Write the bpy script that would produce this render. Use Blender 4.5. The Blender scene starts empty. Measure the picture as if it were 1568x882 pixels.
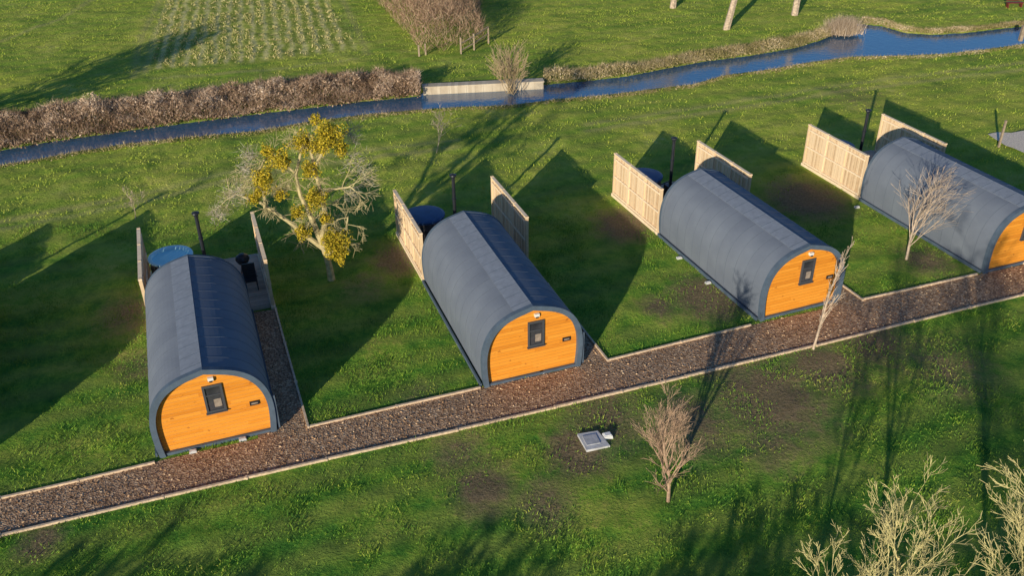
import bpy, bmesh, math, random
import numpy as np
from mathutils import Vector, Matrix
rng=np.random.default_rng(7); random.seed(7)
sc=bpy.context.scene
sc.view_settings.view_transform='Standard'
try: sc.view_settings.look='None'
except Exception: pass
sc.view_settings.exposure=0
# ------------------------------------------------------------------ camera (solved from the pods)
F=1375.7; PIT=math.radians(31.139); ROL=math.radians(-0.82); CH=19.046
fw=Vector((0,math.cos(PIT),-math.sin(PIT))); r0=Vector((1,0,0)); u0=r0.cross(fw)
cr=r0*math.cos(ROL)+u0*math.sin(ROL); cu=u0*math.cos(ROL)-r0*math.sin(ROL)
cam=bpy.data.cameras.new("camera"); camo=bpy.data.objects.new("camera",cam); sc.collection.objects.link(camo)
cam.sensor_width=36; cam.lens=F/1568*36; cam.clip_end=5000; cam.clip_start=0.1
M=Matrix((( cr.x,cu.x,-fw.x,0),(cr.y,cu.y,-fw.y,0),(cr.z,cu.z,-fw.z,CH),(0,0,0,1)))
camo.matrix_world=M; sc.camera=camo
def G(x,y,z=0.0):
    """survey: plan position (metres) of a ground point measured on the aerial photo"""
    d=fw*F+cr*(x-784)-cu*(y-441); t=(z-CH)/d.z
    return (d.x*t,d.y*t)
def GL(pts,z=0.0): return [G(x,y,z) for x,y in pts]
# ------------------------------------------------------------------ node helpers
def mat(name):
    m=bpy.data.materials.new(name); m.use_nodes=True; nt=m.node_tree
    return m,nt,nt.nodes['Principled BSDF']
def N(nt,t,**k):
    n=nt.nodes.new(t)
    for a,b in k.items():
        if a.startswith('i_'): n.inputs[a[2:]].default_value=b
        else: setattr(n,a,b)
    return n
def L(nt,a,b): nt.links.new(a,b)
def coords(nt,kind='Object',scale=None,rot=None):
    tc=N(nt,'ShaderNodeTexCoord'); o=tc.outputs[kind]
    if scale or rot:
        mp=N(nt,'ShaderNodeMapping')
        if scale: mp.inputs['Scale'].default_value=scale
        if rot: mp.inputs['Rotation'].default_value=rot
        L(nt,o,mp.inputs['Vector']); o=mp.outputs[0]
    return o
def noise(nt,vec,scale,detail=5,rough=.55):
    n=N(nt,'ShaderNodeTexNoise'); n.inputs['Scale'].default_value=scale; n.inputs['Detail'].default_value=detail; n.inputs['Roughness'].default_value=rough
    L(nt,vec,n.inputs['Vector']); return n.outputs['Fac']
def ramp(nt,fac,stops):
    r=N(nt,'ShaderNodeValToRGB'); e=r.color_ramp.elements
    while len(e)<len(stops): e.new(.5)
    for i,(p,c) in enumerate(stops): e[i].position=p; e[i].color=(*c,1) if len(c)==3 else c
    L(nt,fac,r.inputs[0]); return r.outputs[0]
def mixc(nt,fac,a,b,mode='MIX'):
    m=N(nt,'ShaderNodeMix',data_type='RGBA',blend_type=mode)
    for s,v in ((0,fac),(6,a),(7,b)):
        if isinstance(v,(int,float)): m.inputs[s].default_value=v
        elif isinstance(v,tuple): m.inputs[s].default_value=(*v,1)
        else: L(nt,v,m.inputs[s])
    return m.outputs[2]
def mth(nt,op,a,b=None,clamp=False):
    m=N(nt,'ShaderNodeMath',operation=op,use_clamp=clamp)
    for i,v in enumerate((a,b)):
        if v is None: continue
        if isinstance(v,(int,float)): m.inputs[i].default_value=v
        else: L(nt,v,m.inputs[i])
    return m.outputs[0]
def bump(nt,bs,h,strength,dist):
    b=N(nt,'ShaderNodeBump'); b.inputs['Strength'].default_value=strength; b.inputs['Distance'].default_value=dist
    L(nt,h,b.inputs['Height']); L(nt,b.outputs[0],bs.inputs['Normal'])
def simple(name,col,rough=.7,var=.25,sc_=6,metal=0,bmp=0.0,spec=None):
    m,nt,bs=mat(name); v=coords(nt); n=noise(nt,v,sc_)
    a=tuple(c*(1-var) for c in col); b=tuple(min(1,c*(1+var)) for c in col)
    L(nt,ramp(nt,n,[(.3,a),(.7,b)]),bs.inputs['Base Color']); bs.inputs['Roughness'].default_value=rough; bs.inputs['Metallic'].default_value=metal
    if spec is not None: bs.inputs['Specular IOR Level'].default_value=spec
    if bmp: bump(nt,bs,noise(nt,v,sc_*4),bmp,.02)
    return m
def attrmat(name,stops,rough=.9,spec=.1,patch=None):
    """colour by per-face random attribute 'rnd', varied by a patch noise"""
    m,nt,bs=mat(name); at=N(nt,'ShaderNodeAttribute',attribute_name='rnd')
    fac=at.outputs['Fac']
    if patch:
        n=noise(nt,coords(nt,'Object'),patch,4,.6)
        fac=mth(nt,'ADD',mth(nt,'MULTIPLY',fac,.5),mth(nt,'MULTIPLY',mth(nt,'SUBTRACT',n,.30),1.25),True)
    L(nt,ramp(nt,fac,stops),bs.inputs['Base Color']); bs.inputs['Roughness'].default_value=rough; bs.inputs['Specular IOR Level'].default_value=spec
    return m
# ------------------------------------------------------------------ mesh helpers
def link(o,parent=None):
    sc.collection.objects.link(o)
    if parent: o.parent=parent
    return o
def obj(name,verts,faces,m,parent=None,smooth=False,mw=None):
    me=bpy.data.meshes.new(name); me.from_pydata([tuple(v) for v in verts],[],faces); me.update()
    ms=m if isinstance(m,(list,tuple)) else [m]
    for q in ms: me.materials.append(q)
    if smooth: me.shade_smooth()
    o=bpy.data.objects.new(name,me); link(o,parent)
    if mw is not None: o.matrix_world=mw
    return o
def fastmesh(name,V,k,m,rnd=None,parent=None):
    """V (n,k,3) -> n separate k-gons"""
    n=len(V); me=bpy.data.meshes.new(name)
    me.vertices.add(n*k); me.vertices.foreach_set('co',V.reshape(-1).astype(np.float32))
    me.loops.add(n*k); me.loops.foreach_set('vertex_index',np.arange(n*k,dtype=np.int32))
    me.polygons.add(n); me.polygons.foreach_set('loop_start',(np.arange(n)*k).astype(np.int32))
    try: me.polygons.foreach_set('loop_total',np.full(n,k,dtype=np.int32))
    except Exception: pass
    me.update(calc_edges=True)
    at=me.attributes.new('rnd','FLOAT','FACE'); at.data.foreach_set('value',(rng.random(n) if rnd is None else rnd).astype(np.float32))
    me.materials.append(m); o=bpy.data.objects.new(name,me); return link(o,parent)
def quads(P,size,flat=0.0):
    n=len(P); a=rng.normal(size=(n,3)); a[:,2]*=(1-flat); a/=np.linalg.norm(a,axis=1)[:,None]
    b=rng.normal(size=(n,3)); b[:,2]*=(1-flat); b-=a*(a*b).sum(1)[:,None]; b/=np.linalg.norm(b,axis=1)[:,None]
    s=(size*rng.uniform(.6,1.4,n))[:,None]; a=a*s; b=b*s*.6
    return np.stack([P-a,P-b,P+a,P+b],1)
def slivers(P,length,width,up=0.3):
    n=len(P); d=rng.normal(size=(n,3)); d[:,2]=np.abs(d[:,2])+up*2; d/=np.linalg.norm(d,axis=1)[:,None]
    s=rng.normal(size=(n,3)); s-=d*(s*d).sum(1)[:,None]; s/=np.linalg.norm(s,axis=1)[:,None]
    l=(length*rng.uniform(.5,1.4,n))[:,None]; w=width
    return np.stack([P-s*w,P+s*w,P+d*l],1)
class MB:
    def __init__(s): s.v=[];s.f=[];s.m=[]
    def box(s,c,d,R=None,mi=0,taper=1):
        i=len(s.v)
        for z in (-1,1):
            t=taper if z>0 else 1
            for x,y in ((-1,-1),(1,-1),(1,1),(-1,1)):
                p=Vector((x*d[0]/2*t,y*d[1]/2*t,z*d[2]/2))
                if R: p=R@p
                s.v.append(tuple(p+Vector(c)))
        for q in ((0,3,2,1),(4,5,6,7),(0,1,5,4),(1,2,6,5),(2,3,7,6),(3,0,4,7)): s.f.append(tuple(i+k for k in q)); s.m.append(mi)
    def tube(s,pts,rad,n=5,mi=0,cap=False):
        i0=len(s.v); k=len(pts)
        for j,p in enumerate(pts):
            p=Vector(p); d=(Vector(pts[min(j+1,k-1)])-Vector(pts[max(j-1,0)]))
            if d.length<1e-6: d=Vector((0,0,1))
            d.normalize(); a=d.cross(Vector((0.31,0.2,.93)) if abs(d.z)<.9 else Vector((1,0,0))).normalized(); b=d.cross(a)
            for q in range(n):
                t=2*math.pi*q/n; s.v.append(tuple(p+(a*math.cos(t)+b*math.sin(t))*rad[j]))
        for j in range(k-1):
            for q in range(n):
                a=i0+j*n+q;b=i0+j*n+(q+1)%n; s.f.append((a,b,b+n,a+n)); s.m.append(mi)
        if cap:
            s.f.append(tuple(i0+q for q in range(n))[::-1]); s.f.append(tuple(i0+(k-1)*n+q for q in range(n))); s.m+=[mi,mi]
    def lathe(s,c,prof,n=28,mi=0):
        """prof list of (r,z)"""
        i0=len(s.v)
        for r,z in prof:
            for q in range(n):
                t=2*math.pi*q/n; s.v.append((c[0]+r*math.cos(t),c[1]+r*math.sin(t),c[2]+z))
        for j in range(len(prof)-1):
            for q in range(n):
                a=i0+j*n+q;b=i0+j*n+(q+1)%n; s.f.append((a,b,b+n,a+n)); s.m.append(mi)
    def out(s,name,mats,parent=None,smooth=False,mw=None):
        o=obj(name,s.v,s.f,mats,parent,smooth,mw); o.data.polygons.foreach_set('material_index',s.m); return o
def pip(P,poly):
    x,y=P[:,0],P[:,1]; r=np.zeros(len(P),bool); n=len(poly)
    for i in range(n):
        x1,y1=poly[i];x2,y2=poly[(i+1)%n]
        if y1==y2: continue
        c=((y1>y)!=(y2>y))&(x<(x2-x1)*(y-y1)/(y2-y1)+x1); r^=c
    return r
def pdist(P,line,closed=False):
    d=np.full(len(P),1e9); n=len(line)
    for i in range(n if closed else n-1):
        a=np.array(line[i]);b=np.array(line[(i+1)%n]); ab=b-a; t=np.clip(((P-a)@ab)/(ab@ab+1e-9),0,1)
        d=np.minimum(d,np.linalg.norm(P-(a+t[:,None]*ab),axis=1))
    return d
def sheet(name,poly,z,m):
    bm=bmesh.new(); f=bm.faces.new([bm.verts.new((x,y,z)) for x,y in poly]); f.normal_update()
    if f.normal.z<0: f.normal_flip()
    bmesh.ops.triangulate(bm,faces=[f]); me=bpy.data.meshes.new(name); bm.to_mesh(me); bm.free(); me.materials.append(m)
    return link(bpy.data.objects.new(name,me))
def vnoise(P,s,seed=0):
    """cheap smooth value noise, vectorised"""
    q=P*s+seed*17.3; i=np.floor(q).astype(int); f=q-i; f=f*f*(3-2*f)
    def h(a,b): 
        v=np.sin(a*127.1+b*311.7+seed*7.7)*43758.5453; return v-np.floor(v)
    return (h(i[:,0],i[:,1])*(1-f[:,0])+h(i[:,0]+1,i[:,1])*f[:,0])*(1-f[:,1])+(h(i[:,0],i[:,1]+1)*(1-f[:,0])+h(i[:,0]+1,i[:,1]+1)*f[:,0])*f[:,1]
def interp(line,s):
    line=np.array(line); seg=np.r_[0,np.cumsum(np.linalg.norm(np.diff(line,axis=0),axis=1))]; seg/=seg[-1]
    return np.stack([np.interp(s,seg,line[:,0]),np.interp(s,seg,line[:,1])],1)
# ------------------------------------------------------------------ light
SD=Vector((.402,.916,0)).normalized(); EL=math.radians(13.5)
sl=bpy.data.lights.new("sun",'SUN'); sl.energy=5; sl.angle=math.radians(.6); sl.color=(1,.89,.70)
so=bpy.data.objects.new("sun",sl); link(so); so.location=(0,-50,60)
so.rotation_euler=Vector((SD.x*math.cos(EL),SD.y*math.cos(EL),-math.sin(EL))).to_track_quat('-Z','Y').to_euler()
w=bpy.data.worlds.new("World"); sc.world=w; w.use_nodes=True; nt=w.node_tree; bg=nt.nodes['Background']
sky=nt.nodes.new('ShaderNodeTexSky'); sky.sky_type='NISHITA'; sky.sun_disc=False; sky.sun_elevation=EL; sky.sun_rotation=math.radians(203.7)
sky.ozone_density=6.0; sky.dust_density=.3
nt.links.new(sky.outputs[0],bg.inputs[0]); bg.inputs[1].default_value=.12
# ------------------------------------------------------------------ layout data
WL=-0.16
near_px=[(-400,325),(-60,264),(0,252),(60,242),(120,231),(200,218),(300,208),(400,199),(480,184),(560,174),(640,167),(700,163),(780,160),(850,151),(930,144),(1000,135),(1060,128),(1110,114),(1180,105),(1240,94),(1300,86),(1380,84),(1450,81),(1510,74),(1568,66),(1640,52),(2000,7)]
far_px=[(-400,283),(-60,242),(0,231),(60,220),(130,210),(200,200),(300,187),(400,174),(480,165),(560,155),(640,148),(650,141),(780,138),(832,130),(900,124),(960,117),(1020,105),(1080,94),(1150,85),(1220,73),(1262,60),(1290,46),(1315,36),(1350,40),(1385,50),(1430,53),(1480,50),(1568,40),(1640,28),(2000,-17)]
riv=GL(near_px,WL)+GL(far_px,WL)[::-1]
PODS=[(-11.155,21.566,-.0067),(-1.024,24.922,-.0091),(9.467,28.859,.0166),(19.579,32.202,-.0008)]
PODS=[(x,y,.35437+a) for x,y,a in PODS]+[(-21.3,18.05,.354)]
NP=len(PODS)
W,LN,H=3.6,7.6,2.957
def podM(i):
    x,y,a=PODS[i]; return Matrix.Translation((x,y,0))@Matrix.Rotation(a,4,'Z')
def pw(i,u,v):
    p=podM(i)@Vector((u,v,0)); return (p.x,p.y)
up_px=[(-300,835),(0,765),(120,738),(246,706),(472,655),(740,593),(930,553),(1157,497),(1320,460),(1568,405),(1900,330)]
lo_px=[(-300,893),(0,822),(250,763),(500,705),(700,660),(850,625),(1050,578),(1250,530),(1400,493),(1568,452),(1900,372)]
UP=GL(up_px); LO=GL(lo_px)
pathpoly=UP+LO[::-1]
strips=[]
c1=G(472,655); s1=G(422,474); strips.append([pw(0,3.0,-.6),c1,s1,pw(0,3.0,7.6)])
def side(i,cpx,vl):
    c=Vector(G(*cpx)); a=PODS[i][2]; d=Vector((-math.sin(a),math.cos(a))); e=c+d*vl; return tuple(c),tuple(e)
c2,s2=side(1,(930,553),8.6); strips.append([pw(1,3.0,-.6),c2,s2,pw(1,3.0,7.6)])
c3,s3=side(2,(1320,460),8.6); strips.append([pw(2,3.0,-.6),c3,s3,pw(2,3.0,7.6)])
podpolys=[[pw(i,-.05,0),pw(i,W+.05,0),pw(i,W+.05,LN),pw(i,4.6,LN),pw(i,4.6,12.2),pw(i,-.1,12.2)] for i in range(NP)]
crop=GL([(228,106),(390,94),(548,74),(515,20),(490,-30),(270,-30),(240,40)])
soil=[((885,690),1.3,.7),((930,640),2.0,.55),((1180,610),2.6,.65),((740,750),1.2,.65),((835,770),1.2,.55),((615,395),1.4,.75),((955,345),1.6,.75),((1085,455),1.8,.7),((1010,470),1.0,.6),
 ((1235,305),2.2,.75),((1260,560),1.8,.65),((215,560),1.2,.45),((200,480),1.6,.55),((1420,400),1.4,.6),((1060,650),1.8,.6),((60,830),.8,.6),((640,610),1.2,.4),((1330,520),2,.6),((1090,560),1.2,.6),((1470,380),1.3,.55),((1310,150),3,.35),((700,690),1.3,.5),((560,440),1.5,.4),((1200,300),1.3,.5),((1450,560),2.2,.5),((1180,680),1.6,.5)]
# ------------------------------------------------------------------ ground
def axis(lo,hi,step,far):
    a=list(np.arange(lo,hi+1e-6,step)); s=step; x=hi
    while x<far: s*=1.35; x+=s; a.append(x)
    s=step; x=lo
    while x>-far: s*=1.35; x-=s; a.insert(0,x)
    return np.array(a)
ax=axis(-42,60,.25,1800); ay=axis(8,95,.25,1800)
XX,YY=np.meshgrid(ax,ay); P2=np.stack([XX.ravel(),YY.ravel()],1)
d=pdist(P2,riv,True); ins=pip(P2,riv); sd=np.where(ins,-d,d)
t=np.clip(sd/.7,0,1); hz=np.where(sd<0,np.maximum(WL+sd*1.0,-1.1),WL*(1-t*t*(3-2*t)))
calm=np.minimum(pdist(P2,UP),pdist(P2,LO)); calm=np.where(pip(P2,pathpoly),0,calm)
for pp in podpolys+strips: calm=np.where(pip(P2,pp),0,np.minimum(calm,pdist(P2,pp,True)))
und=(vnoise(P2,.5,1)-.5)*.10+(vnoise(P2,1.4,2)-.5)*.09+(vnoise(P2,2.6,12)-.5)*.05
near=(np.abs(P2[:,0])<70)&(P2[:,1]<110)
hz=hz+np.where(near,und,0)*np.clip((calm-.3)/1.2,0,1)*np.clip(sd/1.5,0,1)
sm=np.zeros(len(P2))
for px,rad,k in soil:
    g=np.array(G(*px)); dd=np.linalg.norm((P2-g)*[1,.8],axis=1); sm=np.maximum(sm,k*np.exp(-(dd/rad)**2))
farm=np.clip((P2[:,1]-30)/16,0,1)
inc=pip(P2,crop); dc=pdist(P2,crop,True); cropm=np.clip(np.where(inc,dc,-dc)/1.0+.4,0,1)
trk=np.zeros(len(P2))
for ln in ([(205,118),(215,60),(255,-20)],[(222,112),(232,60),(272,-20)],[(562,82),(545,40),(515,-20)],[(545,90),(400,108),(235,120)],[(0,62),(90,30),(170,-20)],[(0,340),(200,300),(330,270),(480,240),(700,215)],[(0,352),(200,312),(330,282),(480,252),(700,226)],[(900,190),(1100,160),(1300,128),(1568,95)],[(900,200),(1100,170),(1300,138),(1568,105)]):
    trk=np.maximum(trk,np.clip(1-pdist(P2,GL(ln))/.45,0,1))
ny,nx=XX.shape; idx=np.arange(ny*nx).reshape(ny,nx)
me=bpy.data.meshes.new("ground"); V3=np.c_[P2,hz]
me.vertices.add(len(V3)); me.vertices.foreach_set('co',V3.reshape(-1).astype(np.float32))
q=np.stack([idx[:-1,:-1],idx[:-1,1:],idx[1:,1:],idx[1:,:-1]],-1).reshape(-1,4); nf=len(q)
me.loops.add(nf*4); me.loops.foreach_set('vertex_index',q.reshape(-1).astype(np.int32)); me.polygons.add(nf)
me.polygons.foreach_set('loop_start',(np.arange(nf)*4).astype(np.int32))
try: me.polygons.foreach_set('loop_total',np.full(nf,4,dtype=np.int32))
except Exception: pass
me.update(calc_edges=True); me.shade_smooth()
for nm,a in (('soil',sm),('far',farm),('crop',cropm),('track',trk)):
    at=me.attributes.new(nm,'FLOAT','POINT'); at.data.foreach_set('value',a.astype(np.float32))
gm,nt,bs=mat("grass_ground")
v=coords(nt); A=lambda s:N(nt,'ShaderNodeAttribute',attribute_name=s).outputs['Fac']
at=A('soil'); fa=A('far')
n1=noise(nt,v,.30,6,.6); n2=noise(nt,v,2.0,8,.7); n3=noise(nt,v,10,6,.7); n5=noise(nt,v,.09,3,.5)
mixn=mth(nt,'ADD',mth(nt,'MULTIPLY',n1,.45),mth(nt,'ADD',mth(nt,'MULTIPLY',n2,.35),mth(nt,'MULTIPLY',n3,.20)))
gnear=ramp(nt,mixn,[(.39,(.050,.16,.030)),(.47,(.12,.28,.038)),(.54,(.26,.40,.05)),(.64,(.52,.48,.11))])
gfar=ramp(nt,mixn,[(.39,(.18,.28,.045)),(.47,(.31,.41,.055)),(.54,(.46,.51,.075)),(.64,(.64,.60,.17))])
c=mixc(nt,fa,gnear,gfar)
c=mixc(nt,ramp(nt,n5,[(.42,(.6,.6,.6)),(.58,(0,0,0))]),c,mixc(nt,1.0,c,(.58,.80,.75),'MULTIPLY'))
wv=N(nt,'ShaderNodeTexWave',bands_direction='Y'); wv.inputs['Scale'].default_value=.2; wv.inputs['Distortion'].default_value=3; wv.inputs['Detail'].default_value=3; wv.inputs['Detail Scale'].default_value=.6
L(nt,coords(nt,'Object',None,(0,0,math.radians(-22))),wv.inputs['Vector'])
c=mixc(nt,mth(nt,'MULTIPLY',wv.outputs['Fac'],.32),c,(.42,.38,.10))
c=mixc(nt,mth(nt,'MULTIPLY',A('track'),.6),c,(.48,.43,.17))
cw=N(nt,'ShaderNodeTexWave',bands_direction='X'); cw.inputs['Scale'].default_value=.34; cw.inputs['Distortion'].default_value=3; cw.inputs['Detail'].default_value=3
L(nt,coords(nt,'Object',None,(0,0,math.radians(-14))),cw.inputs['Vector'])
cc_=ramp(nt,mth(nt,'ADD',mth(nt,'MULTIPLY',cw.outputs['Fac'],.25),mth(nt,'MULTIPLY',n2,.75)),[(.35,(.24,.30,.05)),(.5,(.48,.49,.12)),(.65,(.70,.63,.28))])
c=mixc(nt,mth(nt,'MULTIPLY',A('crop'),.85),c,cc_)
sf=mth(nt,'MULTIPLY',mth(nt,'SUBTRACT',mth(nt,'ADD',mth(nt,'MULTIPLY',at,1.25),n2),.76),2.2,True)
c=mixc(nt,mth(nt,'MULTIPLY',sf,.88),c,ramp(nt,n3,[(.3,(.13,.085,.055)),(.7,(.34,.235,.16))]))
L(nt,c,bs.inputs['Base Color']); bs.inputs['Roughness'].default_value=.95; bs.inputs['Specular IOR Level'].default_value=.05
bump(nt,bs,mth(nt,'ADD',n2,mth(nt,'MULTIPLY',n3,.7)),.9,.13)
me.materials.append(gm); link(bpy.data.objects.new("ground",me))
# river water
wm,nt,bs=mat("river_water"); bs.inputs['Base Color'].default_value=(.05,.13,.23,1); bs.inputs['Roughness'].default_value=.05; bs.inputs['IOR'].default_value=1.7; bs.inputs['Specular IOR Level'].default_value=1.0
bump(nt,bs,noise(nt,coords(nt,'Object',(1,1.8,1)),2.2,4),.3,.06)
sheet("river",[ (x,y) for x,y in GL([(a,b+14) for a,b in near_px],WL)]+[(x,y) for x,y in GL([(a,b-8) for a,b in far_px],WL)][::-1],WL,wm)
# ------------------------------------------------------------------ path
pm,nt,bs=mat("bark_chip_path"); v=coords(nt)
vo=N(nt,'ShaderNodeTexVoronoi'); vo.inputs['Scale'].default_value=17; L(nt,v,vo.inputs['Vector'])
sepc=N(nt,'ShaderNodeSeparateColor'); L(nt,vo.outputs['Color'],sepc.inputs[0])
c=ramp(nt,sepc.outputs[0],[(0,(.20,.115,.06)),(.5,(.38,.235,.135)),(.85,(.58,.39,.235)),(1,(.68,.50,.32))])
c=mixc(nt,ramp(nt,noise(nt,v,1.1),[(.35,(0,0,0)),(.7,(.35,.35,.35))]),c,(.16,.095,.065))
L(nt,c,bs.inputs['Base Color']); bs.inputs['Roughness'].default_value=.9; bump(nt,bs,vo.outputs['Distance'],.6,.04)
sheet("bark_chip_path",pathpoly,.012,pm)
for s in strips: sheet("bark_chip_strip",s,.018,pm)
Q=np.stack([rng.uniform(-22,36,150000),rng.uniform(14,46,150000)],1)
k=pip(Q,pathpoly)
for s in strips: k|=pip(Q,s)
Q=Q[k]; chm=attrmat("bark_chips",[(0,(.17,.095,.05)),(.45,(.40,.24,.13)),(.8,(.64,.42,.24)),(1,(.84,.63,.40))])
fastmesh("bark_chips",quads(np.c_[Q,np.full(len(Q),.028)],.034,.75),4,chm)
tim=simple("edging_timber",(.66,.50,.34),.8,.3,9)
def strip_edge(line,wd=.07,h=.07):
    b=MB()
    for a,c in zip(line[:-1],line[1:]):
        a=Vector((*a,0));c=Vector((*c,0)); dd=c-a; ln=dd.length
        n=max(1,int(ln/2.4))
        for j in range(n):
            p=a+dd*((j+.5)/n); R=Matrix.Rotation(math.atan2(dd.y,dd.x)+random.uniform(-.006,.006),3,'Z'); b.box((p.x,p.y,h/2+random.uniform(-.008,.008)),(ln/n-.02,wd,h+.02),R)
            p=a+dd*(j/n); b.box((p.x,p.y,h/2),(.06,wd+.05,h+.03),R)
    return b.out("timber_edging",tim)
strip_edge(LO)
strip_edge(GL([(-300,835),(0,765),(120,738),(238,710)]))
strip_edge([s1,c1]+GL([(736,595)])); strip_edge([s2,c2]+GL([(1150,499)])); strip_edge([s3,c3]+GL([(1496,421)]))
strip_edge(GL([(1568,405),(1900,330)]))
# ------------------------------------------------------------------ pod materials
rm,nt,bs=mat("pod_roof_felt"); v=coords(nt); 
n=noise(nt,v,1.2,5); n2=noise(nt,v,60,2)
sx=N(nt,'ShaderNodeSeparateXYZ'); L(nt,v,sx.inputs[0])
wn=N(nt,'ShaderNodeTexWhiteNoise',noise_dimensions='1D'); L(nt,mth(nt,'FLOOR',mth(nt,'DIVIDE',sx.outputs['Y'],.61)),wn.inputs['W'])
f=mth(nt,'ADD',mth(nt,'MULTIPLY',n,.8),mth(nt,'MULTIPLY',wn.outputs['Value'],.1))
L(nt,ramp(nt,f,[(.2,(.145,.168,.21)),(.8,(.20,.228,.27))]),bs.inputs['Base Color']); bs.inputs['Roughness'].default_value=.75; bs.inputs['Specular IOR Level'].default_value=.12
bump(nt,bs,n2,.2,.01)
trimm=simple("pod_dark_trim",(.09,.125,.17),.6,.15,4,0,0,.2)
seamm=simple("pod_seam",(.125,.15,.19),.7,.15,4,0,0,.1)
capm=simple("pod_ridge_strip",(.21,.24,.29),.7,.12,5,0,0,.1)
wd,nt,bs=mat("pod_orange_cladding"); v=coords(nt); sx=N(nt,'ShaderNodeSeparateXYZ'); L(nt,v,sx.inputs[0])
rz=mth(nt,'DIVIDE',sx.outputs['Z'],.135); fl=mth(nt,'FLOOR',rz); fr=mth(nt,'FRACT',rz)
wn=N(nt,'ShaderNodeTexWhiteNoise',noise_dimensions='2D'); cb=N(nt,'ShaderNodeCombineXYZ'); L(nt,fl,cb.inputs[0])
L(nt,mth(nt,'FLOOR',mth(nt,'DIVIDE',mth(nt,'ADD',sx.outputs['X'],mth(nt,'MULTIPLY',fl,1.37)),2.3)),cb.inputs[1]); L(nt,cb.outputs[0],wn.inputs['Vector'])
gr=noise(nt,coords(nt,'Object',(.8,1,11)),3,6,.65); kn=noise(nt,coords(nt,'Object',(1,1,1.6)),4.2,2)
c=ramp(nt,mth(nt,'ADD',mth(nt,'MULTIPLY',wn.outputs['Value'],.35),mth(nt,'MULTIPLY',gr,.7)),[(.15,(.56,.175,.015)),(.5,(.80,.295,.027)),(.9,(.92,.39,.05))])
c=mixc(nt,ramp(nt,kn,[(.66,(0,0,0)),(.72,(.7,.7,.7))]),c,(.38,.11,.015))
gv=mth(nt,'LESS_THAN',fr,.07); c=mixc(nt,mth(nt,'MULTIPLY',gv,.5),c,(.2,.06,.008))
L(nt,c,bs.inputs['Base Color']); bs.inputs['Roughness'].default_value=.45; bump(nt,bs,mth(nt,'SUBTRACT',1,gv),.5,.008)
glass,nt,bs=mat("window_glass"); bs.inputs['Roughness'].default_value=.05
v=coords(nt); L(nt,ramp(nt,noise(nt,v,2),[(.3,(.02,.022,.028)),(.7,(.07,.07,.08))]),bs.inputs['Base Color'])
framem=simple("window_frame_grey",(.07,.075,.085),.4,.1,3)
white=simple("white_fitting",(.8,.8,.77),.4,.05,3)
blk=simple("black_steel",(.03,.034,.042),.35,.2,5,.3)
curt=simple("curtain_beige",(.30,.24,.19),.9,.3,8)
def prof(off=0.0,n=40):
    """arch cross-section, base left -> base right, with a slight crease at the ridge"""
    a=1.86+off; z0=.95; hb=H-z0+off; pts=[]
    for t in np.linspace(0,1,7)[:-1]:
        z=z0*t; k=1-t; pts.append((-(a-.07*k*k),z))
    for q in np.linspace(math.pi,0,n+1):
        e=1/1.10; cx_=math.cos(q); sz=math.sin(q); X=(math.copysign(abs(cx_)**e,cx_)*a if abs(cx_)>1e-6 else 0)
        Z=hb*abs(sz)**e; u=abs(X)/a
        Z-=.50*u*(1-u)**1.8
        pts.append((X,z0+Z))
    for t in np.linspace(1,0,7)[1:]:
        z=z0*t; k=1-t; pts.append(((a-.07*k*k),z))
    return [(x+W/2,z) for x,z in pts]
def band(b,o_in,o_out,v0,v1,mi,i0=0,i1=None):
    pi=prof(o_in)[i0:i1]; po=prof(o_out)[i0:i1]; s=len(b.v); n=len(pi)
    for p,vv in ((po,v0),(po,v1),(pi,v1),(pi,v0)):
        for x,z in p: b.v.append((x,vv,z))
    for j in range(n-1):
        for r in range(4):
            A=s+r*n+j; B=s+((r+1)%4)*n+j; b.f.append((A,A+1,B+1,B)); b.m.append(mi)
    for e in (0,n-1):
        fc=[s+r*n+e for r in range(4)]; b.f.append(tuple(fc if e==0 else fc[::-1])); b.m.append(mi)
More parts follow.
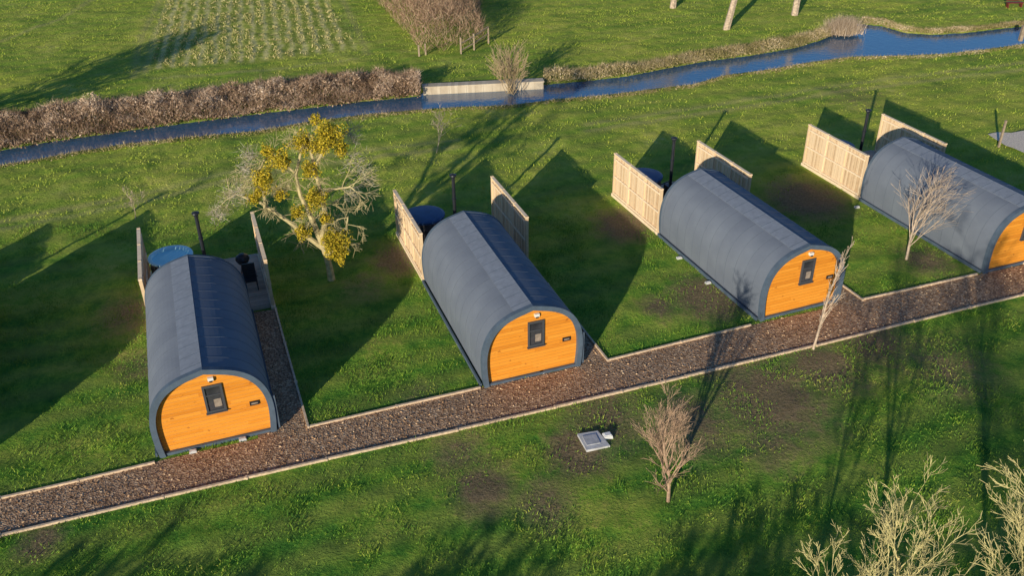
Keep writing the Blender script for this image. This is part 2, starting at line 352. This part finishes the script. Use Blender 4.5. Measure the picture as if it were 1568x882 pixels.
def make_pod(i):
    MW=podM(i); e=bpy.data.objects.new("glamping_pod",None); link(e); e.matrix_world=MW
    b=MB(); band(b,-.14,-.012,.03,LN-.03,0); o=b.out("roof_shell",[rm],e,False)
    b=MB(); band(b,-.17,.012,-.12,.06,0); band(b,-.17,.012,LN-.06,LN+.06,0); o=b.out("arch_trim",[trimm],e,False)
    b=MB()
    for vv in np.arange(.62,LN-.2,.61): band(b,-.03,-.006,vv,vv+.014,0)
    o=b.out("roof_seams",[seamm],e,False)
    b=MB(); n=len(prof()); c=n//2; band(b,-.03,.008,.06,LN-.06,0,c-4,c+1)
    for vv in np.arange(.3,LN-.1,.61): band(b,-.03,.013,vv,vv+.014,1,c-4,c+1)
    o=b.out("ridge_strip",[capm,trimm],e,False)
    for nm,vv in (("front_wall",.05),("back_wall",LN-.12)):
        p=prof(-.15); vs=[(x,vv,z) for x,z in p]+[(x,vv+.07,z) for x,z in p]; k=len(p)
        fs=[tuple(range(k)),tuple(range(2*k-1,k-1,-1))]
        obj(nm,vs,fs,wd,e)
    b=MB(); cx_,cz=1.95,1.74; ww,hh=.60,1.02; y=.035
    for dx in (-1,1): b.box((cx_+dx*(ww/2-.035),y-.01,cz),(.07,.07,hh),mi=0)
    for dz in (-1,1): b.box((cx_,y-.01,cz+dz*(hh/2-.035)),(ww-.14,.066,.07),mi=0)
    b.box((cx_,y-.01,cz+.14),(ww-.14,.05,.03),mi=0)
    b.box((cx_,y+.002,cz),(ww-.13,.012,hh-.13),mi=1)
    b.box((cx_,y-.04,cz-hh/2-.02),(ww+.06,.09,.035),mi=0)
    b.box((cx_+.08,y-.006,cz-.2),(.22,.006,.3),mi=2)
    b.out("front_window",[framem,glass,curt],e)
    b=MB(); b.box((cx_+.02,.0,2.5),(.17,.1,.11),mi=0); b.box((cx_+.02,-.03,2.43),(.1,.06,.05),mi=1); b.out("wall_lamp",[white,blk],e)
    b=MB(); b.box((3.1,.03,1.22),(.3,.04,.15),mi=0); b.box((3.1,.008,1.22),(.2,.01,.05),mi=1); b.out("name_plaque",[blk,curt],e)
    b=MB(); b.box((-.10,LN/2,.07),(.06,LN,.14)); b.box((W+.10,LN/2,.07),(.06,LN,.14)); b.box((W/2,-.02,.05),(W-.1,.1,.1)); b.box((W+.12,-.04,.75),(.05,.05,1.3)); b.out("base_skirting",[trimm],e)
    b=MB(); b.box((W/2+.5,LN-.02,1.15),(1.5,.06,1.95),mi=0)
    for k in (-1,1): b.box((W/2+.5+k*.37,LN+.02,1.15),(.6,.03,1.75),mi=1)
    b.out("back_door",[framem,glass],e)
def boardmat(name,stops,axis,wdt,sp=6,wt=.35):
    m,nt,bs=mat(name); v=coords(nt); sx=N(nt,'ShaderNodeSeparateXYZ'); L(nt,v,sx.inputs[0])
    wn=N(nt,'ShaderNodeTexWhiteNoise',noise_dimensions='1D'); L(nt,mth(nt,'FLOOR',mth(nt,'DIVIDE',sx.outputs[axis],wdt)),wn.inputs['W'])
    n=noise(nt,v,sp,6,.7); L(nt,ramp(nt,mth(nt,'ADD',mth(nt,'MULTIPLY',wn.outputs['Value'],wt),mth(nt,'MULTIPLY',n,1-wt)),stops),bs.inputs['Base Color'])
    bs.inputs['Roughness'].default_value=.8; return m
fencem=boardmat("fence_timber",[(.2,(.58,.40,.23)),(.5,(.78,.58,.36)),(.85,(.88,.70,.47))],'Y',.125,6,.5)
railm=simple("fence_rail_timber",(.88,.70,.48),.8,.12,6)
deckm=boardmat("deck_timber",[(.2,(.36,.29,.22)),(.8,(.60,.50,.39))],'Y',.15)
def make_fence(i,u,sgn,v0,v1,hf):
    b=MB(); n=int((v1-v0)/.125)
    for k in range(n):
        vv=v0+(k+.5)*(v1-v0)/n; b.box((u+(.008 if k%2 else -.008),vv,.1+hf/2-.05+random.uniform(-.006,.006)),(.022,.108,hf-.12))
    nb=3
    for k in range(nb+1):
        vv=v0+k*(v1-v0)/nb; b.box((u+sgn*.0,vv,hf/2+.03),(.12,.1,hf+.1))
    for z in (.22,hf*.5,hf-.2):
        for sg in (-1,1): b.box((u+sg*.052,(v0+v1)/2,z),(.045,v1-v0-.1,.08),None,1)
    b.box((u,(v0+v1)/2,hf+.045),(.14,v1-v0+.14,.035),None,1); b.box((u,(v0+v1)/2,.06),(.18,v1-v0+.2,.17),None,1)
    b.out("wooden_fence",[fencem,railm],mw=podM(i))
tubm=boardmat("tub_cladding",[(.2,(.04,.04,.05)),(.8,(.11,.105,.11))],'X',.1)
tubw,nt,bs=mat("tub_water"); bs.inputs['Base Color'].default_value=(.45,.92,1,1); bs.inputs['Roughness'].default_value=.08
bump(nt,bs,noise(nt,coords(nt),6),.2,.02)
tubi=simple("tub_liner",(.55,.90,.97),.3,.03,3)
cover=simple("tub_cover_blue",(.03,.08,.20),.5,.2,3)
def make_tub(i,open_,u=1.0,v=11.1):
    b=MB(); c=(u,v,.16); R=.82; hh=1.12
    b.lathe(c,[(R,0),(R+.03,.1),(R+.03,hh-.1),(R,hh-.04)],36,0)
    for z in (.2,.7): b.lathe(c,[(R+.032,z),(R+.045,z+.01),(R+.045,z+.05),(R+.032,z+.06)],36,3)
    b.lathe(c,[(R+.02,hh-.06),(R+.08,hh-.02),(R+.06,hh+.03),(R-.06,hh+.035),(R-.10,hh-.02),(R-.14,hh-.3),(R-.2,.3),(.0,.3)],36,1)
    if open_: b.lathe(c,[(R-.105,hh-.07),(.001,hh-.07)],36,2)
    else: b.lathe(c,[(R+.1,hh-.02),(R+.1,hh+.07),(R-.02,hh+.11),(.4,hh+.15),(.001,hh+.16)],36,2)
    b.out("hot_tub",[tubm,tubi if open_ else cover,tubw if open_ else cover,blk],mw=podM(i),smooth=False)
    b=MB(); uu,vv=2.31,10.75
    b.box((uu,vv,.45),(.42,.5,.6)); b.box((uu,vv-.26,.5),(.26,.03,.26))
    b.tube([(uu,vv,.7),(uu,vv,3.05)],[.075,.075],14); b.lathe((uu,vv,2.0),[(.075,0),(.1,.01),(.1,.05),(.075,.06)],14)
    b.lathe((uu,vv,3.02),[(.08,0),(.1,.03),(.1,.07),(.06,.09)],14); b.lathe((uu,vv,3.14),[(.001,.1),(.15,.04),(.16,.0),(.001,.01)],14)
    b.tube([(uu+.08,vv,3.1),(uu+.1,vv,3.2)],[.01,.01],4); b.tube([(uu-.08,vv,3.1),(uu-.1,vv,3.2)],[.01,.01],4)
    b.tube([(uu,vv-.02,1.0),(uu-.6,vv,.85)],[.03,.03],6)
    b.out("hot_tub_stove_flue",[blk],mw=podM(i),smooth=False)
for i in range(NP):
    make_pod(i); make_fence(i,-.02,-1,7.72,12.1,2.2); make_fence(i,4.52,1,7.6,12.0,2.15)
    b=MB(); nn=29
    for k in range(nn):
        vv=LN+.12+(k+.5)*(4.4/nn); b.box((2.25,vv,.12+random.uniform(-.003,.003)),(4.36,4.4/nn-.012,.05))
    b.box((2.25,LN+.08,.06),(4.34,.05,.13)); b.box((2.25,12.2,.06),(4.34,.05,.13)); b.out("timber_deck",[deckm],mw=podM(i))
    make_tub(i,i==0)
b=MB(); c=(3.75,10.3,.15)
b.lathe((c[0],c[1],.75),[(.001,0),(.2,.05),(.28,.2),(.29,.26),(.24,.38),(.1,.47),(.001,.48)],18)
for a in (0,2.1,4.2): b.tube([(c[0]+.12*math.cos(a),c[1]+.12*math.sin(a),.8),(c[0]+.3*math.cos(a),c[1]+.3*math.sin(a),.15)],[.015,.015],5)
b.out("kettle_barbecue",[blk],mw=podM(0))
b=MB(); c=(3.9,9.2)
b.box((c[0],c[1],.6),(.5,.5,.05)); b.box((c[0],c[1]+.25,.9),(.5,.04,.55),Matrix.Rotation(-.15,3,'X'))
for x in (-1,1):
    for y in (-1,1): b.box((c[0]+x*.22,c[1]+y*.22,.37),(.04,.04,.44))
    b.box((c[0]+x*.26,c[1],.8),(.05,.5,.03))
b.out("garden_chair",[blk],mw=podM(0))
# ------------------------------------------------------------------ small ground things
conc=simple("concrete_slab",(.55,.55,.55),.85,.2,5,0,.3)
a=[Vector((*G(*p),0)) for p in ((884,668),(915,663),(934,686),(898,693))]
b=MB()
for z in (.0,.09):
    for p in a: b.v.append((p.x,p.y,z))
b.f+=[(3,2,1,0),(4,5,6,7),(0,1,5,4),(1,2,6,5),(2,3,7,6),(3,0,4,7)]; b.m+=[0]*6
cc=sum(a,Vector())/4; b.box((cc.x-.05,cc.y,.1),(.45,.45,.03),Matrix.Rotation(.25,3,'Z'),1)
b.out("manhole_slab",[conc,simple("manhole_steel",(.42,.43,.45),.6,.2,8)])
x,y=G(930,670); b=MB(); b.box((x,y,.06),(.3,.26,.12),Matrix.Rotation(.3,3,'Z'),0,.85); b.box((x,y,.135),(.2,.16,.03),Matrix.Rotation(.3,3,'Z')); b.out("inspection_cover",[white])
for px in ((1040,396),(1084,434),(790,578),(828,572),(1312,318),(296,693),(372,674)):
    x,y=G(*px); b=MB(); b.box((x,y,.04),(.24,.14,.08),Matrix.Rotation(.3,3,'Z'),0,.9); b.box((x+.02,y,.09),(.14,.08,.02),Matrix.Rotation(.3,3,'Z')); b.out("paving_stone",[conc])
grv=simple("pale_gravel",(.72,.62,.50),.9,.3,14,0,.6)
sheet("gravel_patch",GL([(1512,207),(1526,204),(1548,205),(1575,200),(1600,202),(1640,235),(1590,240),(1568,236),(1550,228),(1540,225),(1522,214)]),.08,grv)
post=simple("post_timber",(.30,.23,.16),.85,.3,8)
def postat(px,h,r=.06,name="wooden_post"):
    x,y=G(*px); b=MB(); b.box((x,y,h/2),(r*2,r*2,h)); b.box((x,y,h+.02),(r*2.3,r*2.3,.04),None,0,.6); b.out(name,[post])
postat((1529,225),1.5,.05); postat((1562,62),1.1,.12); postat((642,86),.8); postat((652,84),.8)
rw=boardmat("revetment_timber",[(.2,(.42,.34,.24)),(.8,(.66,.57,.43))],'X',.22,3)
a=Vector((*G(648,141),0)); c=Vector((*G(832,132),0)); dd=c-a; R=Matrix.Rotation(math.atan2(dd.y,dd.x),3,'Z'); m_=(a+c)/2
b=MB(); n=14
for k in range(n):
    p=a+dd*((k+.5)/n); b.box((p.x,p.y,-.1+random.uniform(-.01,.01)),(dd.length/n-.01,.08,.9),R)
nv=R@Vector((0,1,0)); p=m_+nv*.3; b.box((p.x,p.y,.33),(dd.length+.1,.7,.07),R); p=m_+nv*.6; b.box((p.x,p.y,.1),(dd.length,.1,.5),R)
b.out("river_revetment",[rw])
b=MB(); pts=[Vector((*G(*p),0)) for p in ((706,82),(726,76),(748,66))]
for p in pts: b.box((p.x,p.y,.6),(.12,.12,1.2))
for z in (.5,1.0):
    b.tube([(p.x,p.y,z-.25+.25*j) for j,p in enumerate(pts)],[.05]*3,6)
b.out("field_rail_fence",[post])
red=simple("red_paint",(.16,.025,.02),.5,.2,4); x,y=G(1552,11); b=MB()
b.box((x,y,.42),(1.3,.4,.06)); b.box((x,y+.2,.68),(1.3,.05,.28))
for k in (-.55,.55): b.box((x+k,y,.2),(.08,.35,.4))
b.out("park_bench",[red])
# ------------------------------------------------------------------ vegetation
def barkm(name,col,v=.4): return simple(name,col,.9,v,7)
def grow(b,p,d,ln,r,lev,cfg,tips=None):
    n=3 if lev<cfg['lv'] else 2; pts=[p]; rad=[r]; q=p; dd=d.copy()
    for k in range(n):
        dd=(dd+Vector((random.gauss(0,1),random.gauss(0,1),random.gauss(0,1)))*cfg['wig']+Vector((0,0,cfg['up']))).normalized()
        q=q+dd*ln/n; pts.append(q); rad.append(max(r*(1-.6*(k+1)/n),cfg['rmin']))
    b.tube(pts,rad,6 if lev==0 else (4 if lev<3 else 3))
    if lev<cfg['lv']:
        nc=cfg['nc'][lev]
        for k in range(nc):
            t=cfg['st'] +(1-cfg['st'])*(k+random.random())/nc if lev==0 else random.uniform(.25,1)
            f=t*n; j=min(int(f),n-1); pp=pts[j].lerp(pts[j+1],f-j); rr=rad[j]*(1-(f-j))+rad[j+1]*(f-j)
            ax_=dd.cross(Vector((random.gauss(0,1),random.gauss(0,1),random.gauss(0,1)))).normalized()
            nd=(Matrix.Rotation(math.radians(random.uniform(*cfg['ang'])),3,ax_)@dd)
            grow(b,pp,nd,ln*random.uniform(*cfg['lr'])*(1.15-.4*t if lev==0 else 1),max(rr*.55,cfg['rmin']),lev+1,cfg,tips)
def bare_tree(name,base,h,r,m,seed,lv=4,nc=(9,6,5,4),ang=(25,55),lr=(.45,.65),st=.3,wig=.12,up=.06,rmin=.006,lean=(0,0)):
    random.seed(seed); b=MB(); cfg=dict(lv=lv,nc=nc,ang=ang,lr=lr,st=st,wig=wig,up=up,rmin=rmin)
    grow(b,Vector((base[0],base[1],-.05)),Vector((lean[0],lean[1],1)).normalized(),h*.78,r,0,cfg); return b.out(name,[m])
b_pale=barkm("pale_bark",(.48,.37,.27)); b_red=barkm("reddish_twigs",(.40,.27,.18)); b_yel=barkm("lichen_twigs",(.52,.45,.20)); b_grey=barkm("grey_bark",(.30,.25,.19))
bare_tree("bare_sapling",G(207,336),1.5,.02,b_pale,1,3,(7,4,3),rmin=.005)
bare_tree("bare_sapling",G(668,234),2.4,.028,b_pale,2,3,(8,4,3),rmin=.006)
bare_tree("bare_tree",G(1388,397),3.7,.06,b_pale,3,3,(13,7,5),rmin=.005,st=.15,ang=(22,44),wig=.08)
bare_tree("bare_sapling",G(1245,535),4.6,.05,b_pale,4,3,(18,5,3),ang=(12,30),lr=(.2,.32),rmin=.006,lean=(.12,.05),st=.15,wig=.06)
bare_tree("bare_tree",G(1023,767),4.1,.055,b_red,5,3,(22,8,6),ang=(16,34),lr=(.36,.5),rmin=.0045,st=.08,lean=(.03,0),wig=.07)
bare_tree("bare_tree",(10.6,12.6),6.7,.08,b_yel,6,4,(16,6,5,4),ang=(18,42),lr=(.38,.52),rmin=.005,st=.3,wig=.1)
bare_tree("bare_tree",(8.2,12.9),5.7,.07,b_yel,16,4,(15,6,5,3),ang=(18,42),lr=(.38,.52),rmin=.005,st=.3,wig=.1)
bare_tree("bare_tree",(6.2,12.4),4.7,.05,b_yel,26,4,(14,6,4,3),ang=(18,42),lr=(.38,.52),rmin=.005,st=.3,wig=.1)
for k,(px,h) in enumerate((((1112,44),12),((1216,24),12),((1030,12),10))):
    bare_tree("bare_tree",G(*px),h,.28,b_pale,20+k,3,(10,6,5),st=.4,rmin=.02)
for k,(x,y,h) in enumerate(((4,-13,10),(14,-6,9))):
    bare_tree("bare_tree",(x,y),h,.13,b_grey,40+k,3,(15,9,6),st=.2,rmin=.012,ang=(22,50))
bare_tree("bare_tree",G(-170,225),6,.2,b_grey,60,3,(20,9,7),st=.1,rmin=.03,ang=(25,60))
# unseen hedge added behind the viewpoint to shade the bottom of the lawn
n=26000; Q=np.stack([rng.uniform(-30,22,n),rng.uniform(.6,3.2,n)],1); hh=(2.6+1.5*vnoise(Q,.3,31)+.9*vnoise(Q,1.1,32))
fastmesh("added_shade_hedge",quads(np.c_[Q,hh*rng.random(n)**.7],.13),4,attrmat("shade_hedge_leaves",[(0,(.04,.07,.02)),(1,(.12,.16,.04))]))
# mistletoe tree
tb=G(508,428); random.seed(11)
def T(px,py,dy=0): return Vector((tb[0]+(px-508)*.0275,tb[1]+dy,(428-py)*.0305))
mt_b=MB()
limbs=[([(508,430),(507,405),(503,378),(495,350),(488,325)],[.17,.14,.13,.12,.10],0),
 ([(488,325),(480,300),(478,270),(490,240),(505,215)],[.10,.08,.07,.055,.04],-.3),
 ([(503,380),(480,362),(455,340),(425,318),(405,305)],[.12,.10,.08,.065,.05],.3),
 ([(500,365),(512,335),(508,300),(503,265),(500,235)],[.12,.11,.09,.08,.06],.4),
 ([(503,265),(520,240),(545,225),(560,215)],[.07,.055,.045,.03],.6),
 ([(405,305),(385,300),(365,312)],[.05,.035,.02],.5),([(425,318),(430,290),(425,265),(440,245)],[.06,.05,.04,.03],-.4),
 ([(508,300),(530,290),(555,285),(575,300)],[.06,.05,.035,.02],-.6),([(506,390),(525,375),(540,350),(545,330)],[.07,.055,.045,.03],-.2),
 ([(478,270),(455,250),(440,235)],[.06,.04,.03],.2)]
random.seed(5); cfg=dict(lv=2,nc=(4,4),ang=(20,60),lr=(.5,.8),st=.3,wig=.13,up=-.05,rmin=.0065)
for pts,rad,dy in limbs:
    P=[T(x,y,dy*k/len(pts)) for k,(x,y) in enumerate(pts)]; mt_b.tube(P,rad,7)
    if rad[0]>.15: continue
    for k in range(2,len(P)):
        for j in range(5): 
            dv=Vector((random.gauss(0,1),random.gauss(0,1)*.8,random.gauss(.1,.6))).normalized(); grow(mt_b,P[k].lerp(P[k-1],random.random()),dv,random.uniform(.5,1.1),.018,0,cfg)
tree=bpy.data.objects.new("mistletoe_tree",None); link(tree)
mt_b.out("trunk_and_branches",[simple("mossy_bark",(.48,.40,.20),.9,.35,6)],tree)
cl=[(537,207,.58),(520,222,.36),(497,222,.44),(465,242,.46),(440,262,.42),(430,285,.34),(500,262,.34),(505,295,.46),(455,292,.28),(475,318,.28),(525,358,.58),(528,378,.40),(480,345,.34),(415,300,.28),(450,228,.26),(548,232,.32),(512,330,.26),(520,190,.22)]
Ps=[];Rn=[]
for x,y,r in cl:
    c=np.array(T(x,y,random.uniform(-.9,.1))); n=int(7000*r*r)
    dd=rng.normal(size=(n,3)); dd/=np.linalg.norm(dd,axis=1)[:,None]; lump=1+.25*np.sin(dd[:,0]*5+x)+.2*np.sin(dd[:,2]*6+y)
    Ps.append(c+dd*(r*lump*rng.random(n)**.45)[:,None]); Rn.append(np.clip(rng.normal(.42,.25,n),0,1))
mist=attrmat("mistletoe_leaves",[(0,(.16,.15,.012)),(.4,(.42,.34,.028)),(.75,(.70,.49,.04)),(1,(.80,.62,.10))])
Ps=np.concatenate(Ps); fastmesh("mistletoe_clumps",quads(Ps,.038),4,mist,np.concatenate(Rn),tree)
Pp=[]
for x,y,r in ((375,305,.5),(360,318,.35),(395,290,.45),(410,262,.3),(565,255,.5),(575,280,.4),(550,300,.4),(420,238,.3),(560,225,.3)):
    n=190; Pp.append(np.array(T(x,y,random.uniform(-.5,.5)))+rng.normal(size=(n,3))*r*.5)
Pp=np.concatenate(Pp); fastmesh("lichen_twigs",slivers(Pp,.35,.007,-.3),3,attrmat("pale_lichen",[(0,(.25,.2,.13)),(1,(.62,.56,.44))]),None,tree)
# ---- bank brambles
def bank(name,bot,top,n,hmax,m,lenf=.35,leaf=.09,seed=0,hmin=.35):
    s=rng.random(n); w=rng.random(n); B=interp(bot,s); Tt=interp(top,s); P=B*(1-w)[:,None]+Tt*w[:,None]
    h=hmax*np.sqrt(np.sin(np.pi*np.clip(w,.08,.97)))*(hmin+(1-hmin)*vnoise(P,.7,seed))*(.6+.8*vnoise(P,1.9,seed+1))
    z=h*rng.random(n)**.5; P3=np.c_[P,z-.05]
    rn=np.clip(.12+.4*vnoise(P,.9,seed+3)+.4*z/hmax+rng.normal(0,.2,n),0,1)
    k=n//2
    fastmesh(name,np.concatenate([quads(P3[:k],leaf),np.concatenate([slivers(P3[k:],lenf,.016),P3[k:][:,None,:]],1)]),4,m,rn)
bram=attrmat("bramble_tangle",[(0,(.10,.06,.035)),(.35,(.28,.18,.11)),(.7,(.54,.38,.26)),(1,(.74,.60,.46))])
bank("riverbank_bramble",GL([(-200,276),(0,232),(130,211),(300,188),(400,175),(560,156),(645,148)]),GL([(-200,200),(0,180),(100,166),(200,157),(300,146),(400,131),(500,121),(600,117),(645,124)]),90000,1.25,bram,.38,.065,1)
dry=attrmat("dry_bank_grass",[(0,(.13,.14,.04)),(.35,(.30,.25,.10)),(.7,(.50,.39,.22)),(1,(.66,.54,.38))])
bank("riverbank_dry_grass",GL([(832,129),(900,123),(960,116),(1020,104),(1080,93),(1150,84),(1220,72),(1262,59),(1290,45)]),GL([(832,110),(900,106),(960,100),(1020,90),(1080,80),(1150,68),(1220,56),(1262,48),(1282,36)]),24000,.65,dry,.34,.065,5)
bank("riverbank_dry_grass",GL([(1315,34),(1350,38),(1385,48),(1430,51),(1480,48),(1568,38),(1640,26)]),GL([(1322,26),(1355,28),(1385,40),(1430,44),(1480,42),(1568,32),(1640,20)]),10000,.28,dry,.25,.06,6)
bank("riverbank_dry_grass",GL([(x,y+1) for x,y in near_px[1:-1]]),GL([(x,y+7) for x,y in near_px[1:-1]]),13000,.2,dry,.22,.05,7)
x,y=G(1290,50); n=2500; P=np.c_[x+rng.normal(0,.55,n),y+rng.normal(0,.35,n),np.zeros(n)]; fastmesh("reed_clump",slivers(P,1.1,.018,1.0),3,attrmat("reed",[(0,(.30,.22,.14)),(1,(.62,.5,.38))]))
def shrub(name,px,h,spread,m,seed,n=46):
    random.seed(seed); b=MB(); x,y=G(*px); cfg=dict(lv=2,nc=(5,4),ang=(12,32),lr=(.4,.6),st=.3,wig=.07,up=.03,rmin=.010)
    for k in range(n):
        a=random.uniform(0,6.28); t=random.random()**.6*spread; grow(b,Vector((x+random.gauss(0,.15),y+random.gauss(0,.15),-.1)),Vector((math.cos(a)*t,math.sin(a)*t,1)).normalized(),h*random.uniform(.5,.8),.02,0,cfg)
    return b.out(name,[m])
shrub("riverside_shrub",(781,140),3.1,.6,barkm("willow_stems",(.40,.30,.17)),3,26)
hp=[G(648,86),G(742,70),G(735,20),G(735,-60),G(520,-60),G(590,20)]
n=80000; Q=np.stack([rng.uniform(-16,0,n),rng.uniform(60,100,n)],1); Q=Q[pip(Q,hp)]; dE=pdist(Q,hp,True)
hh=2.7*np.clip(dE/.9,0.15,1)**.5*(.55+.7*vnoise(Q,.8,9)); P=np.c_[Q,hh*rng.random(len(Q))**.6]
hdg=attrmat("thorn_thicket",[(0,(.12,.07,.045)),(.5,(.36,.23,.15)),(1,(.56,.40,.27))])
fastmesh("thorn_thicket",slivers(P,.6,.015,.4),3,hdg)
n=70000; Q=np.stack([rng.uniform(-36,-5,n),rng.uniform(58,92,n)],1)
a=math.radians(14); uu=Q[:,0]*math.cos(a)+Q[:,1]*math.sin(a)+rng.normal(0,.14,n); Q=Q[pip(Q,crop)&((np.mod(uu,.95)<.5))&(vnoise(Q,1.5,3)>.45)]
fastmesh("crop_weeds",slivers(np.c_[Q,np.full(len(Q),.03)],.15,.03,.4),3,attrmat("weeds",[(0,(.30,.28,.09)),(.6,(.50,.44,.18)),(1,(.7,.58,.30))]))
# ---- grass blades
def blades(n,x0,x1,y0,y1,hgt,wdt,name,stops):
    Q=np.stack([rng.uniform(x0,x1,n),rng.uniform(y0,y1,n)],1)
    Q=Q[(np.abs(Q[:,0])<(Q[:,1]*.62+9))]
    k=~pip(Q,pathpoly)&~pip(Q,riv)
    for s in strips+podpolys: k&=~pip(Q,s)
    Q=Q[k]; k=rng.random(len(Q))<.12+.88*vnoise(Q,1.3,4)**1.3
    sl_=np.zeros(len(Q))
    for px,rad,kk in soil:
        g=np.array(G(*px)); sl_=np.maximum(sl_,kk*np.exp(-(np.linalg.norm(Q-g,axis=1)/rad)**2))
    k&=rng.random(len(Q))>sl_*1.1; k&=~pip(Q,crop); Q=Q[k]
    ds=pdist(Q,riv,True); Q=Q[ds>.4]; ds=ds[ds>.4]; z=WL*(1-np.clip(ds/.7,0,1))
    hgt_=hgt*(.4+1.2*vnoise(Q,1.3,4)); S=slivers(np.c_[Q,z],1,wdt,.5); S[:,2]=S[:,0]*.5+S[:,1]*.5+(S[:,2]-(S[:,0]+S[:,1])/2)*hgt_[:,None]
    fastmesh(name,S,3,attrmat(name+"_mat",stops,.85,.1,.5))
st=[(0,(.045,.14,.026)),(.35,(.12,.27,.034)),(.7,(.28,.40,.048)),(1,(.56,.51,.13))]
stf=[(0,(.18,.27,.04)),(.35,(.31,.40,.05)),(.7,(.44,.49,.07)),(1,(.60,.56,.16))]
blades(330000,-24,30,14,38,.085,.012,"lawn_grass",st)
blades(150000,-45,50,38,92,.10,.022,"meadow_grass",stf)
